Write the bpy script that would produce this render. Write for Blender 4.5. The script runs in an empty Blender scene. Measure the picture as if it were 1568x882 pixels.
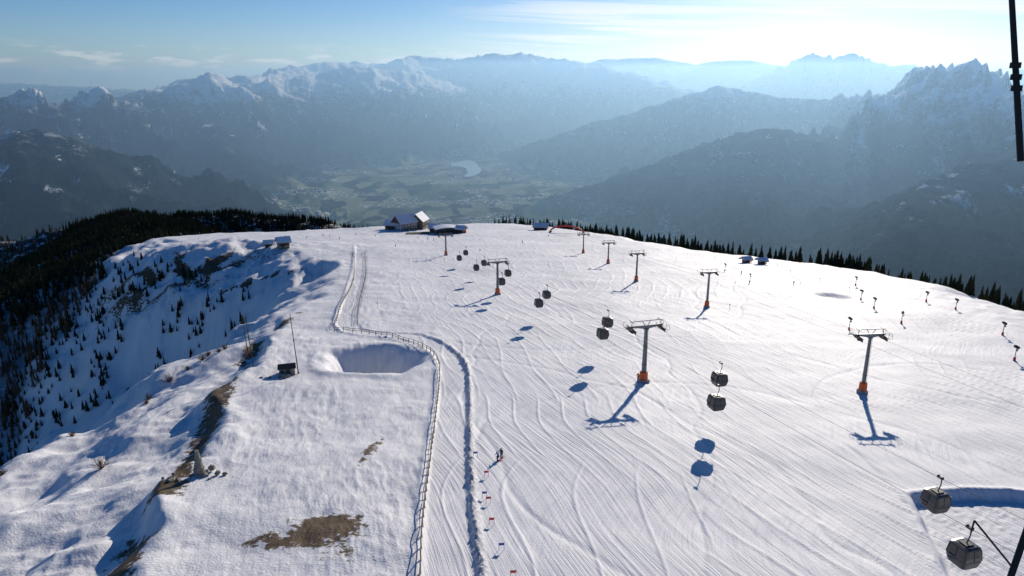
import bpy, math, random, time
import numpy as np
from mathutils import Vector, Matrix, Quaternion
T0=time.time()
random.seed(7); rng=np.random.default_rng(11)
scene=bpy.context.scene
scene.view_settings.view_transform='Standard'
try: scene.view_settings.look='None'
except Exception: pass
scene.view_settings.exposure=0
F=1100.0; PITCH=math.radians(16.3)
cp,sp=math.cos(PITCH),math.sin(PITCH)
# ---------------------------------------------------------------- camera
cam=bpy.data.cameras.new('camera'); camo=bpy.data.objects.new('camera',cam)
scene.collection.objects.link(camo); scene.camera=camo
cam.sensor_width=36; cam.lens=36*F/1568; cam.clip_start=0.5; cam.clip_end=120000
camo.location=(0,0,0); camo.rotation_euler=(math.radians(90)-PITCH,0,0)
SUN_AZ=math.radians(22); SUN_EL=math.radians(17)
S=Vector((math.sin(SUN_AZ)*math.cos(SUN_EL),math.cos(SUN_AZ)*math.cos(SUN_EL),math.sin(SUN_EL)))
sl=bpy.data.lights.new('sun','SUN'); sl.energy=4.3; sl.angle=math.radians(0.5); sl.color=(1,0.91,0.79)
so=bpy.data.objects.new('sun',sl); scene.collection.objects.link(so)
so.rotation_euler=S.to_track_quat('Z','Y').to_euler(); so.location=(200,400,300)
# ---------------------------------------------------------------- node helpers
def newmat(name):
    m=bpy.data.materials.new(name); m.use_nodes=True
    nt=m.node_tree; nt.nodes.clear()
    return m,nt
class N:
    def __init__(s,nt): s.nt=nt
    def node(s,t,**k):
        n=s.nt.nodes.new(t)
        for a,b in k.items(): setattr(n,a,b)
        return n
    def lk(s,a,b): s.nt.links.new(a,b)
    def _in(s,sock,v):
        if v is None: return
        if isinstance(v,bpy.types.NodeSocket): s.lk(v,sock)
        else: sock.default_value=v
    def math(s,op,a,b=None,c=None,clamp=False):
        n=s.node('ShaderNodeMath',operation=op,use_clamp=clamp)
        s._in(n.inputs[0],a); s._in(n.inputs[1],b); s._in(n.inputs[2],c); return n.outputs[0]
    def noise(s,vec,scale,detail=4,rough=.55,dist=0,out=0):
        n=s.node('ShaderNodeTexNoise'); s._in(n.inputs['Vector'],vec)
        n.inputs['Scale'].default_value=scale; n.inputs['Detail'].default_value=detail
        n.inputs['Roughness'].default_value=rough; n.inputs['Distortion'].default_value=dist
        return n.outputs[out]
    def ss(s,v,a,b):
        n=s.node('ShaderNodeMapRange',interpolation_type='SMOOTHSTEP')
        s._in(n.inputs['Value'],v); n.inputs['From Min'].default_value=a; n.inputs['From Max'].default_value=b
        return n.outputs[0]
    def mix(s,f,a,b,blend='MIX'):
        n=s.node('ShaderNodeMix',data_type='RGBA',blend_type=blend)
        s._in(n.inputs[0],f)
        for i,v in ((6,a),(7,b)):
            if isinstance(v,tuple) and len(v)==3: v=v+(1,)
            s._in(n.inputs[i],v)
        return n.outputs[2]
    def vmul(s,v,xyz):
        n=s.node('ShaderNodeVectorMath',operation='MULTIPLY'); s._in(n.inputs[0],v); n.inputs[1].default_value=xyz; return n.outputs[0]
    def bump(s,h,strength=1,dist=1,normal=None):
        n=s.node('ShaderNodeBump'); n.inputs['Strength'].default_value=strength; n.inputs['Distance'].default_value=dist
        s._in(n.inputs['Height'],h); 
        if normal: s.lk(normal,n.inputs['Normal'])
        return n.outputs[0]
    def principled(s,color,rough=.6,metal=0,normal=None,spec=.5):
        p=s.node('ShaderNodeBsdfPrincipled')
        if isinstance(color,tuple) and len(color)==3: color=color+(1,)
        s._in(p.inputs['Base Color'],color); s._in(p.inputs['Roughness'],rough); s._in(p.inputs['Metallic'],metal)
        p.inputs['Specular IOR Level'].default_value=spec
        if normal: s.lk(normal,p.inputs['Normal'])
        o=s.node('ShaderNodeOutputMaterial'); s.lk(p.outputs[0],o.inputs['Surface']); return p
    def diffuse(s,color,normal=None):
        p=s.node('ShaderNodeBsdfDiffuse'); s._in(p.inputs['Color'],color)
        if normal: s.lk(normal,p.inputs['Normal'])
        o=s.node('ShaderNodeOutputMaterial'); s.lk(p.outputs[0],o.inputs['Surface']); return p
_m={}
def mat(name,col,rough=.6,metal=0,var=.25,scale=3):
    if name in _m: return _m[name]
    m,nt=newmat(name); n=N(nt)
    tc=n.node('ShaderNodeTexCoord')
    f=n.noise(tc.outputs['Object'],scale,3)
    c2=tuple(max(0,c*(1-var)) for c in col); c3=tuple(min(1,c*(1+var)) for c in col)
    c=n.mix(f,c2,c3); r=n.math('MULTIPLY_ADD',f,.2,rough-.1)
    n.principled(c,r,metal,n.bump(f,.2,.02)); _m[name]=m; return m
# ---------------------------------------------------------------- world
w=bpy.data.worlds.new('World'); scene.world=w; w.use_nodes=True
nt=w.node_tree; nt.nodes.clear(); n=N(nt)
sky=n.node('ShaderNodeTexSky',sky_type='NISHITA'); sky.sun_disc=False
sky.sun_elevation=SUN_EL; sky.sun_rotation=SUN_AZ; sky.altitude=2000; sky.air_density=1.0; sky.dust_density=1.1; sky.ozone_density=2.5
tc=n.node('ShaderNodeTexCoord'); sep=n.node('ShaderNodeSeparateXYZ'); n.lk(tc.outputs['Generated'],sep.inputs[0])
az=n.math('ARCTAN2',sep.outputs[0],sep.outputs[1]); el=n.math('ARCSINE',sep.outputs[2])
cmb=n.node('ShaderNodeCombineXYZ'); n._in(cmb.inputs[0],n.math('MULTIPLY',az,4.0)); n._in(cmb.inputs[1],n.math('MULTIPLY_ADD',az,5.0,n.math('MULTIPLY',el,110.0)))
ci=n.ss(n.noise(cmb.outputs[0],.8,6,.55,.6),.42,.62)
ci=n.math('MULTIPLY',ci,n.math('MULTIPLY',n.math('MULTIPLY',n.ss(el,.018,.035),n.ss(el,.12,.07)),n.ss(az,-.12,.1)))
cmb2=n.node('ShaderNodeCombineXYZ'); n._in(cmb2.inputs[0],n.math('MULTIPLY',az,14.0)); n._in(cmb2.inputs[1],n.math('MULTIPLY',el,70.0))
cu=n.ss(n.noise(cmb2.outputs[0],1.2,6,.6),.5,.6)
cu=n.math('MULTIPLY',cu,n.math('MULTIPLY',n.ss(el,.045,.02),n.ss(az,.1,0)))
cl=n.math('MAXIMUM',n.math('MULTIPLY',ci,.75),n.math('MULTIPLY',cu,.5))
hs=n.node('ShaderNodeHueSaturation'); hs.inputs['Saturation'].default_value=1.3; n.lk(sky.outputs[0],hs.inputs['Color'])
tint=n.mix(1.0,hs.outputs[0],(.86,.97,1.2),'MULTIPLY')
col=n.mix(cl,tint,(14.5,14.2,13.8))
bg=n.node('ShaderNodeBackground'); n._in(bg.inputs[0],col); bg.inputs[1].default_value=.073
o=n.node('ShaderNodeOutputWorld'); n.lk(bg.outputs[0],o.inputs[0])
# ---------------------------------------------------------------- numpy noise
_perm=np.random.default_rng(5).permutation(256).astype(np.int32); _perm=np.concatenate([_perm,_perm])
_ga=np.arange(256)/256*2*math.pi; _gc=np.cos(_ga*37).astype(np.float32); _gs=np.sin(_ga*37).astype(np.float32)
def gn(x,y,seed=0):
    x=x+seed*13.37; y=y-seed*7.77
    fx0=np.floor(x); fy0=np.floor(y); fx=(x-fx0).astype(np.float32); fy=(y-fy0).astype(np.float32)
    ix=fx0.astype(np.int64)&255; iy=fy0.astype(np.int64)&255
    ix1=(ix+1)&255; iy1=(iy+1)&255
    u=fx*fx*fx*(fx*(fx*6-15)+10); v=fy*fy*fy*(fy*(fy*6-15)+10)
    p0=_perm[ix]; p1=_perm[ix1]
    a=_perm[p0+iy]; b=_perm[p1+iy]; c=_perm[p0+iy1]; d=_perm[p1+iy1]
    n00=_gc[a]*fx+_gs[a]*fy; n10=_gc[b]*(fx-1)+_gs[b]*fy
    n01=_gc[c]*fx+_gs[c]*(fy-1); n11=_gc[d]*(fx-1)+_gs[d]*(fy-1)
    return ((n00*(1-u)+n10*u)*(1-v)+(n01*(1-u)+n11*u)*v)*1.5
def fbm(x,y,sc,octv=4,seed=0,gain=.5):
    r=0;a=1;f=1/sc
    for i in range(octv): r=r+a*gn(x*f+i*17.3,y*f-i*9.1,seed+i); a*=gain; f*=2.03
    return r
def ridg(x,y,sc,octv=4,seed=0,gain=.5):
    r=0;a=1;f=1/sc;t=0
    for i in range(octv): r=r+a*(1-2*np.abs(gn(x*f+i*7.3,y*f-i*3.1,seed+i))); t+=a; a*=gain; f*=2.1
    return r/t
def sst(x,a,b):
    t=np.clip((x-a)/(b-a),0,1); return t*t*(3-2*t)
def segd(x,y,ax,ay,bx,by):
    dx,dy=bx-ax,by-ay; L=dx*dx+dy*dy
    t=np.clip(((x-ax)*dx+(y-ay)*dy)/L,0,1)
    return np.hypot(x-ax-t*dx,y-ay-t*dy),t
def polyline(x,y,pts):
    d=np.full(x.shape,1e9)
    for a,b in zip(pts[:-1],pts[1:]):
        e,_=segd(x,y,a[0],a[1],b[0],b[1]); d=np.minimum(d,e)
    return d
def side(x,y,pts):
    d=np.full(x.shape,1e9); s=np.zeros(x.shape)
    for a,b in zip(pts[:-1],pts[1:]):
        e,_=segd(x,y,a[0],a[1],b[0],b[1]); dx,dy=b[0]-a[0],b[1]-a[1]
        c=((x-a[0])*dy-(y-a[1])*dx); m=e<d; d=np.where(m,e,d); s=np.where(m,np.sign(c),s)
    return d*s
def sdf(x,y,P):
    d=polyline(x,y,P+[P[0]]); ins=np.zeros(x.shape,bool)
    for a,b in zip(P,P[1:]+[P[0]]):
        c=((a[1]>y)!=(b[1]>y))
        xx=(b[0]-a[0])*(y-a[1])/((b[1]-a[1]) or 1e-9)+a[0]
        ins^= c&(x<xx)
    return np.where(ins,-d,d)
# ---------------------------------------------------------------- site survey
def ray(px,py):
    u=(px-784)/F; v=(441-py)/F
    return u, cp+v*sp, -sp+v*cp
def plane(px,py):
    u,a,b=ray(px,py); t=42/(-b-.135*a); return (u*t,a*t)
PLATEAU=[(-50,15),(-80,60),(-84,100),(-82,148),(-80,203),(-82,266),(-90,320),(-110,345),(-140,362),(-184,398),(-225,425),(-252,448),(-262,500),(-230,545),(-183,570),(-150,630),(-114,672),(-60,690),(0,672),(30,630),(60,560),(93,462),(117,396),(141,363),(158,329),(164,286),(160,240),(152,203),(150,150),(155,15)]
UPPER=[(-36,40),(-43,76),(-51,112),(-60,145),(-66,170),(-66,200),(-70,266),(-85,340),(-120,400),(-200,460),(-262,520),(300,900),(400,0)]
TERRACE=[plane(*p) for p in [(1390,757),(1425,752),(1480,747),(1540,748),(1640,760),(1800,880),(1700,1000),(1500,1000),(1450,880)]]
def smooth(pts,k=3):
    P=[Vector(p) for p in pts]; out=[]
    for i in range(len(P)-1):
        a=P[max(i-1,0)];b=P[i];c=P[i+1];d=P[min(i+2,len(P)-1)]
        for j in range(k):
            t=j/k; out.append(.5*((2*b)+(c-a)*t+(2*a-5*b+4*c-d)*t*t+(3*b-a-3*c+d)*t**3))
    out.append(P[-1]); return [tuple(p) for p in out]
PATH=[plane(*p) for p in [(552,380),(551,415),(540,465),(530,497),(560,511),(630,517),(672,535),(692,560),(694,600),(690,660),(686,730),(686,800),(692,900)]]
PATH=smooth(PATH,2)
def R(pts):
    out=[]
    for px,py,km in pts:
        u,a,b=ray(px,py); y=km*1000*1.0; t=y/a; out.append((u*t,y,b*t))
    return out
RIDGES=[
 (R([(200,136,13),(260,128,14),(320,110,15),(370,118,15),(430,105,17),(500,94,19),(560,94,20),(640,85,22),(700,90,22),(760,81,22),(800,79,22),(860,88,21),(910,96,20),(960,112,19),(1020,130,18)]),.42,110),
 (R([(-400,150,8),(-150,170,8),(0,168,9),(40,138,9),(75,166,9.5),(140,134,10),(190,150,11),(230,162,12)]),.7,280),
 (R([(-400,240,5),(-100,225,6),(30,200,6),(70,196,6.2),(130,222,6.5),(190,245,7),(250,270,7.5),(320,300,8)]),.5,30),
 (R([(120,215,10),(200,172,11),(280,152,12),(330,110,13),(360,128,13.2),(450,118,14.5),(545,97,16),(600,106,17),(680,122,18.5),(730,142,19.5),(790,168,20)]),.5,90),
 (R([(450,125,14.5),(500,175,13),(520,225,11.8)]),.5,50),
 (R([(280,155,12),(330,210,10),(360,255,9)]),.5,40),
 (R([(780,186,16),(840,160,17),(880,140,18),(920,125,19),(965,107,20),(1010,125,20),(1050,145,20)]),.4,30),
 (R([(790,225,13),(850,205,12.5),(930,182,12.5),(1000,160,12.5),(1060,140,12.5),(1105,130,12.5),(1170,143,12.5),(1220,150,12),(1300,152,12),(1380,142,11)]),.45,45),
 (R([(830,310,8),(900,283,8),(1000,250,8),(1100,222,8),(1190,195,8),(1250,207,8),(1330,212,8),(1400,185,8.5)]),.45,45),
 (R([(1190,195,8),(1180,260,6.8),(1160,330,5.8)]),.5,40),
 (R([(1300,150,11.5),(1340,148,10.5),(1405,134,9),(1435,102,8.5),(1452,90,8),(1475,116,8),(1500,88,7.5),(1525,102,7.5),(1545,122,7.3),(1620,126,7.3),(1800,105,7),(2100,120,7)]),.9,290),
 (R([(1500,100,7.5),(1470,180,7.0),(1420,250,6.2)]),.65,130),
 (R([(1700,150,6),(1568,205,5.6),(1500,250,5.2),(1440,300,4.8),(1380,350,4.4)]),.55,60),
 (R([(880,110,31),(930,90,30),(1000,88,30),(1060,99,30),(1100,93,28),(1150,91,28),(1195,99,28),(1300,108,28)]),.3,40),
 (R([(1130,125,23),(1200,99,23),(1250,78,23),(1275,92,23),(1305,78,23),(1330,93,23),(1400,101,23),(1450,108,23),(1560,106,23),(1800,106,23)]),.5,210),
 (R([(-800,110,22),(-300,120,22),(0,125,22),(200,135,20)]),.4,60),
]
VALLEY=-1400.0
LAKE=(-700.,11700.)
def farH(x,y):
    wx=x+fbm(x,y,1500,4,3)*260; wy=y+fbm(x,y,1500,4,9)*260
    n1=ridg(x,y,1100,5,21); n2=fbm(x,y,700,3,33); n3=ridg(wx,wy,380,4,5,.6)
    base=np.full(x.shape,-4000.0)
    for pts,sl,jag in RIDGES:
        h=np.full(x.shape,-4000.0)
        for a,b in zip(pts[:-1],pts[1:]):
            d,t=segd(wx,wy,a[0],a[1],b[0],b[1])
            z=a[2]+(b[2]-a[2])*t
            k=np.maximum(0,d-60)
            h=np.maximum(h,z-sl*k*(1.0-.55*(n1-.45)))
        h=h+jag*(n1-.72)+(jag*.6+12)*(n3-.6)
        base=np.maximum(base,h)
    fl=VALLEY+n2*14
    k=60.0
    m=np.maximum(base,fl); h=m+k*np.log1p(np.exp(-np.abs(base-fl)/k))*.8
    lw=1-sst(np.hypot((x-LAKE[0])/1.0,(y-LAKE[1])/1.5),600,1300)
    h=h+(np.minimum(h,VALLEY+30)-h)*lw
    return h
SHOULDER=[(-300,560,-130),(-474,900,-163),(-340,930,-172),(-200,900,-185),(-60,880,-196),(60,860,-205)]
SHOULDER2=[(-474,900,-163),(-640,900,-200),(-760,830,-270),(-900,700,-360)]
SHOULDER3=[(-262,480,-108),(-318,410,-140),(-375,330,-172),(-420,260,-205)]
RFOREST=[(60,640,-140),(170,470,-130),(235,370,-121),(330,300,-120),(420,180,-114)]
def hillH(x,y):
    P=-(42+.135*y)
    wx=x+fbm(x,y,38,3,41)*6; wy=y+fbm(x,y,38,3,47)*6
    dm=sdf(wx,wy,PLATEAU); us=sdf(wx,wy,UPPER); du=np.maximum(0,us); do=np.maximum(0,dm)
    k=np.where(x<-60,.68,.5); k=np.where(y>520,.45,k)
    h=P-k*(np.sqrt(do*do+64)-8)-.22*(np.sqrt(du*du+9)-3)
    h=h-1.9*sst(us,0,5)*sst(230-y,0,40)*(x<0)
    for r,slp in ((SHOULDER,.42),(SHOULDER2,.45),(SHOULDER3,.5),(RFOREST,.4)):
        for a,b in zip(r[:-1],r[1:]):
            d,t=segd(wx,wy,a[0],a[1],b[0],b[1]); z=a[2]+(b[2]-a[2])*t-3
            h=np.maximum(h,z-slp*(np.sqrt(d*d+900)-30))
    outer=sst(do,5,60)
    h=h+outer*fbm(x,y,90,4,55)*6
    h=h-18*np.exp(-(((x+160)/45)**2+((y-300)/60)**2))
    kn=np.exp(-(((x+185)/70)**2+((y-425)/30)**2)); h=h+kn*(7+3*fbm(x,y,25,4,61))
    rb=np.exp(-(((x+190)/60)**2+((y-380)/30)**2)); h=h+rb*ridg(x,y,24,4,66)*4.5
    ins=1-sst(dm,-25,10)
    h=h+ins*(fbm(x,y,75,3,71)*1.0)
    lf=sst(du,0,10)*(1-outer*.8)
    h=h+lf*(fbm(x*1.2,y*.7,24,3,75)*2.3-ridg(x*1.5,y*.6,30,2,76)*.8+(ridg(x*.5+y*.4,y*.9-x*.5,11,3,77)-.5)*.9)
    rim=np.exp(-(us/4.0)**2)*sst(220-y,0,40); h=h+rim*(.5+.7*fbm(x,y,9,3,77))*np.where(x<0,1,0)
    def pit(cx,cy,rx,ry,dep,rot=0,seed=1):
        c,s=math.cos(rot),math.sin(rot); X=(x-cx)*c+(y-cy)*s; Y=-(x-cx)*s+(y-cy)*c
        q=np.sqrt((X/rx)**2+(Y/ry)**2)+fbm(x,y,11,3,seed)*.14
        return -dep*(1-sst(q,.3,1.0))+dep*.05*np.exp(-((q-1.1)/.15)**2)
    h=h+pit(*plane(572,551),12.5,13.5,8,.45,81)+pit(-97,338,13,30,8.5,.15,82)+pit(116,250,6,10,1.3,.3,83)
    h=h+pit(-86,232,7,26,3.5,0,84)
    tm=(y<110)&(x>30)
    if tm.any():
        ts=sdf(x[tm]+fbm(x[tm],y[tm],5,2,301)*.4,y[tm],TERRACE)
        h[tm]=h[tm]-1.3*(1-sst(ts,-1.1,0))+.25*np.exp(-((ts-.5)/.6)**2)+(ts<-1.5)*ridg(x[tm],y[tm],1.6,2,302)*.10
    sd=side(x,y,PATH); ad=np.abs(sd)
    onp=1-sst(ad,2.3,3.4)
    rough=fbm(x,y,1.3,2,91)
    far=sst(y,150,200)
    bR=np.exp(-((sd+3.3*SGN)/.55)**2)*(1-far); bL=np.exp(-((sd-3.6*SGN)/.6)**2)
    h=h-.3*onp*(1-.3*far)+bR*(.25+.7*np.abs(rough))+bL*(.25+.15*far)
    gro=groomed(x,y,sd,dm)
    und=(1-gro)*(1-sst(do,20,80))
    ptch=sst(fbm(x,y,26,2,197),-.2,.35)
    h=h+und*(fbm(x,y,9,4,95)*.26+ridg(x*1.0+y*.25,y*.35-x*.1,2.6,3,97)*.13*(.35+ptch))
    s=(x+.3*y+fbm(x,y,60,2,98)*5)/4.6
    ln=np.abs((s-np.floor(s))-.5)*2
    s2=(x*.8-.05*y+fbm(x,y,80,2,198)*9)/5.3; ln2=np.abs((s2-np.floor(s2))-.5)*2
    mk=sst(fbm(x,y,40,2,99),-.25,.25)
    ft=1+1.2*sst(y,120,260)
    h=h+gro*(sst(ln,.86,1.0)*.13*(.3+.7*mk)*ft+sst(ln2,.9,1.0)*.10*(1.1-mk)*ft+fbm(x,y,9,2,94)*.12)
    # single curving ski tracks
    for i,(cx,cy,rad) in enumerate(((30,60,46),(60,150,70),(-60,150,95),(120,210,60),(10,300,80),(90,90,38),(55,250,45),(-20,60,60))):
        rr_=np.hypot(x-cx+fbm(x,y,25,2,400+i)*3,(y-cy)*.6); h=h-gro*.12*np.exp(-((rr_-rad)/.45)**2)
    return h
SGN=1
def groomed(x,y,sd,dm):
    lx=np.interp(y,[50,100,150,185,230,300,420,700],[-11,-12,-12,-20,-38,-55,-72,-120])
    g=sst(x-lx+fbm(x,y,15,2,44)*2,0,2.5)
    g=g*(1-sst(dm,-16,-6))
    return np.maximum(g,1-sst(np.abs(sd),2.4,3.2))
def H(x,y):
    x=np.atleast_1d(np.asarray(x,float)); y=np.atleast_1d(np.asarray(y,float))
    r=np.hypot(x,y); h=np.full(x.shape,-5000.0); m=r<2600
    if m.any(): h[m]=hillH(x[m],y[m])
    m=r>1200
    if m.any():
        f=farH(x[m],y[m]); h[m]=np.maximum(h[m],f)
    return h
def Hs(x,y): return float(H([x],[y])[0])
_p=side(np.array([PATH[-3][0]+3]),np.array([PATH[-3][1]]),PATH)[0]
SGN=-1 if _p>0 else 1
def hit(px,py,tmax=1150):
    u,a,b=ray(px,py); t=np.linspace(40,tmax,900); z=H(u*t,a*t); m=np.nonzero(b*t<z)[0]
    i=m[0] if len(m) else len(t)-1
    if len(m):
        t=np.linspace(t[max(i-1,0)],t[i],12); z=H(u*t,a*t); i=np.nonzero(b*t<=z)[0][0]
    x,y=u*t[i],a*t[i]; return Vector((x,y,Hs(x,y)))
# ---------------------------------------------------------------- terrain sheet
az=np.concatenate([np.arange(-64,-39,.8),np.arange(-39,39,.095),np.arange(39,64.1,.8)])*math.pi/180
rr=np.concatenate([np.exp(np.arange(math.log(25),math.log(700),.005)),np.exp(np.arange(math.log(700),math.log(46000),.0080))])
A,RR=np.meshgrid(az,rr); X=(np.sin(A)*RR).ravel(); Y=(np.cos(A)*RR).ravel()
Z=H(X,Y)
nr,na=A.shape
co=np.stack([X,Y,Z],1).astype(np.float32)
idx=np.arange(nr*na).reshape(nr,na)
q=np.stack([idx[:-1,:-1],idx[:-1,1:],idx[1:,1:],idx[1:,:-1]],-1).reshape(-1,4)
def mesh_np(name,co,faces,k,mats,smooth=True,matidx=None,attrs=None):
    me=bpy.data.meshes.new(name); nf=len(faces)
    me.vertices.add(len(co)); me.vertices.foreach_set('co',co.astype(np.float32).ravel())
    me.loops.add(nf*k); me.loops.foreach_set('vertex_index',faces.astype(np.int32).ravel())
    me.polygons.add(nf); me.polygons.foreach_set('loop_start',np.arange(0,nf*k,k,dtype=np.int32))
    me.polygons.foreach_set('loop_total',np.full(nf,k,np.int32))
    if matidx is not None: me.polygons.foreach_set('material_index',matidx.astype(np.int32))
    me.polygons.foreach_set('use_smooth',np.full(nf,smooth,bool))
    for m in mats: me.materials.append(m)
    if attrs:
        for an,av in attrs.items():
            at=me.attributes.new(an,'FLOAT','POINT'); at.data.foreach_set('value',av.astype(np.float32))
    me.update(calc_edges=True)
    ob=bpy.data.objects.new(name,me); scene.collection.objects.link(ob); return ob
nz=(np.hypot(X,Y)<1700); xn,yn=X[nz],Y[nz]
dm_=sdf(xn,yn,PLATEAU); sd_=side(xn,yn,PATH); g_=groomed(xn,yn,sd_,dm_); du_=sdf(xn,yn,UPPER)
b_=np.exp(-((du_-1.5)/3.4)**2)*(xn<0)*(yn<215)*sst(fbm(xn,yn,14,3,120),-.5,.1)*.9
g1=plane(505,812); b_+=np.exp(-(((xn-g1[0])/5.0)**2+((yn-g1[1])/3.8)**2))*1.05
g3=plane(415,838); b_+=np.exp(-(((xn-g3[0])/6)**2+((yn-g3[1])/2.2)**2))*.66
g3=plane(520,860); b_+=np.exp(-(((xn-g3[0])/3)**2+((yn-g3[1])/3)**2))*.5
g2=plane(570,690); b_+=np.exp(-(((xn-g2[0]-(yn-g2[1])*.12)/1.4)**2+((yn-g2[1])/10)**2))*.7
b_+=np.exp(-(((xn+190)/62)**2+((yn-392)/26)**2))*sst(ridg(xn,yn,20,3,66),.2,.65)*1.0
b_+=np.exp(-(((xn+130)/30)**2+((yn-358)/6)**2))*sst(fbm(xn,yn,8,3,67),-.1,.3)*.9
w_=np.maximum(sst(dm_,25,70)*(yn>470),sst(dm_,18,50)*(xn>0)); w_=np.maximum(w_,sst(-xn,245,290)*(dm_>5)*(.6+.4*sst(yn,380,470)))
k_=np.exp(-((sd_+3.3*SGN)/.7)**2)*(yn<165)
def full(v,d=0):
    a=np.full(X.shape,float(d)); a[nz]=v; return a
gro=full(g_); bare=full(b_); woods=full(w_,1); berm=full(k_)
# ---- hill snow material
m1,nt=newmat('groomed_and_natural_snow'); n=N(nt)
geo=n.node('ShaderNodeNewGeometry'); pos=geo.outputs['Position']
def attr(a):
    t=n.node('ShaderNodeAttribute'); t.attribute_name=a; return t.outputs['Fac']
gA,bA,wA,kA=attr('groomed'),attr('bare'),attr('woods'),attr('berm')
sx=n.node('ShaderNodeSeparateXYZ'); n.lk(pos,sx.inputs[0])
warp=n.noise(pos,.018,1,.5)
s_=n.math('ADD',n.math('MULTIPLY_ADD',sx.outputs[1],.3,sx.outputs[0]),n.math('MULTIPLY',warp,11.0))
lane2=n.math('SINE',n.math('MULTIPLY',s_,3.1))
cross=n.math('ADD',n.math('MULTIPLY_ADD',sx.outputs[0],.55,n.math('MULTIPLY',sx.outputs[1],-.12)),n.math('MULTIPLY',warp,22.0))
patchn=n.ss(n.noise(pos,.035,2,.5),.42,.6)
st1=n.node('ShaderNodeCombineXYZ'); n._in(st1.inputs[0],n.math('MULTIPLY',s_,2.2)); n._in(st1.inputs[1],n.math('MULTIPLY',sx.outputs[1],.06))
streak=n.noise(st1.outputs[0],1.0,4,.65)
st2=n.node('ShaderNodeCombineXYZ'); n._in(st2.inputs[0],n.math('MULTIPLY',cross,1.9)); n._in(st2.inputs[1],n.math('MULTIPLY',sx.outputs[1],.08))
streak2=n.noise(st2.outputs[0],1.0,3,.65)
fine=n.noise(pos,3.0,4,.65); mid=n.noise(n.vmul(pos,(1,.5,1)),.45,3,.55)
stm=n.node('ShaderNodeMix',data_type='FLOAT'); n._in(stm.inputs[0],patchn); n._in(stm.inputs[2],streak); n._in(stm.inputs[3],n.math('MULTIPLY_ADD',streak2,.8,n.math('MULTIPLY',streak,.4)))
hg=n.math('MULTIPLY_ADD',lane2,.010,n.math('MULTIPLY_ADD',stm.outputs[0],.21,n.math('MULTIPLY',fine,.06)))
hn=n.math('MULTIPLY_ADD',mid,.18,n.math('MULTIPLY',fine,.13))
hm=n.node('ShaderNodeMix',data_type='FLOAT'); n._in(hm.inputs[0],gA); n._in(hm.inputs[2],hn); n._in(hm.inputs[3],hg)
bmp=n.bump(hm.outputs[0],1.0,1.0)
snow=n.mix(n.ss(stm.outputs[0],.38,.62),(.74,.735,.75),(.88,.87,.865))
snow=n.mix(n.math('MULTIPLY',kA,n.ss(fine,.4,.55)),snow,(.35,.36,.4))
soil=n.mix(n.noise(pos,1.2,4),(.05,.035,.022),(.2,.13,.065))
bm=n.ss(n.math('ADD',bA,n.math('MULTIPLY',n.math('SUBTRACT',n.noise(pos,.8,6,.72),.5),1.9)),.5,.66)
c=n.mix(bm,snow,soil)
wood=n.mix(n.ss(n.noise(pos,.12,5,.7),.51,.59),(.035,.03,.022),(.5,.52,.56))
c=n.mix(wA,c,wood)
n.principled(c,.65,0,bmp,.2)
# ---- far land material
m2,nt=newmat('mountain_and_valley'); n=N(nt)
geo=n.node('ShaderNodeNewGeometry'); pos=geo.outputs['Position']; sx=n.node('ShaderNodeSeparateXYZ'); n.lk(pos,sx.inputs[0])
sn=n.node('ShaderNodeSeparateXYZ'); n.lk(geo.outputs['Normal'],sn.inputs[0])
z=sx.outputs[2]
nb=n.noise(pos,.0011,5,.62); nf=n.noise(pos,.006,5,.7); nd=n.noise(pos,.02,3,.7)
forest=n.mix(n.ss(nf,.35,.65),(.003,.008,.010),(.024,.036,.03))
mead=(.05,.06,.04)
vor=n.node('ShaderNodeTexVoronoi'); n.lk(n.vmul(pos,(1,.45,0)),vor.inputs['Vector']); vor.inputs['Scale'].default_value=.006
vs=n.node('ShaderNodeSeparateColor'); n.lk(vor.outputs['Color'],vs.inputs[0])
field=n.mix(vs.outputs[0],(.05,.085,.035),(.28,.29,.17)); field=n.mix(n.ss(vs.outputs[1],.6,.66),field,forest)
town=n.math('MULTIPLY',n.ss(n.noise(pos,.0016,2,.5),.50,.58),n.ss(n.noise(pos,.022,3,.8),.52,.60))
field=n.mix(town,field,(.8,.78,.75))
low=n.ss(n.math('MULTIPLY_ADD',nb,260.0,z),-1090,-1210)
patch=n.math('MULTIPLY',n.ss(nf,.58,.62),n.ss(n.math('MULTIPLY_ADD',nb,500.0,z),-700,-950))
c=n.mix(n.math('MULTIPLY',patch,.7),forest,mead)
c=n.mix(low,c,field)
rock=n.mix(nd,(.035,.045,.06),(.12,.13,.15))
zz=n.math('ADD',z,n.math('ADD',n.math('MULTIPLY',n.math('SUBTRACT',nb,.5),700.0),n.math('MULTIPLY',n.math('SUBTRACT',nf,.5),900.0)))
alp=n.ss(zz,-250,-50); c=n.mix(alp,c,rock)
snm=n.math('MULTIPLY',n.ss(zz,-450,-150),n.ss(n.math('ADD',sn.outputs[2],n.math('MULTIPLY',n.math('SUBTRACT',nd,.5),.6)),.55,.68))
clear=n.math('MULTIPLY',n.ss(n.noise(n.vmul(pos,(1,.4,.3)),.006,6,.78),.59,.625),n.ss(z,-1050,-650))
snm=n.math('MAXIMUM',snm,n.math('MULTIPLY',clear,.8))
c=n.mix(snm,c,(.84,.87,.92))
n.diffuse(c,n.bump(n.math('ADD',n.math('MULTIPLY',nf,46.0),n.math('MULTIPLY',nd,16.0)),.9,1.0))
rq=np.hypot(co[q[:,0],0],co[q[:,0],1])
terrain=mesh_np('terrain',co,q,4,[m1,m2],True,(rq>1500).astype(int),{'groomed':gro,'bare':bare,'woods':woods,'berm':berm})
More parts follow.
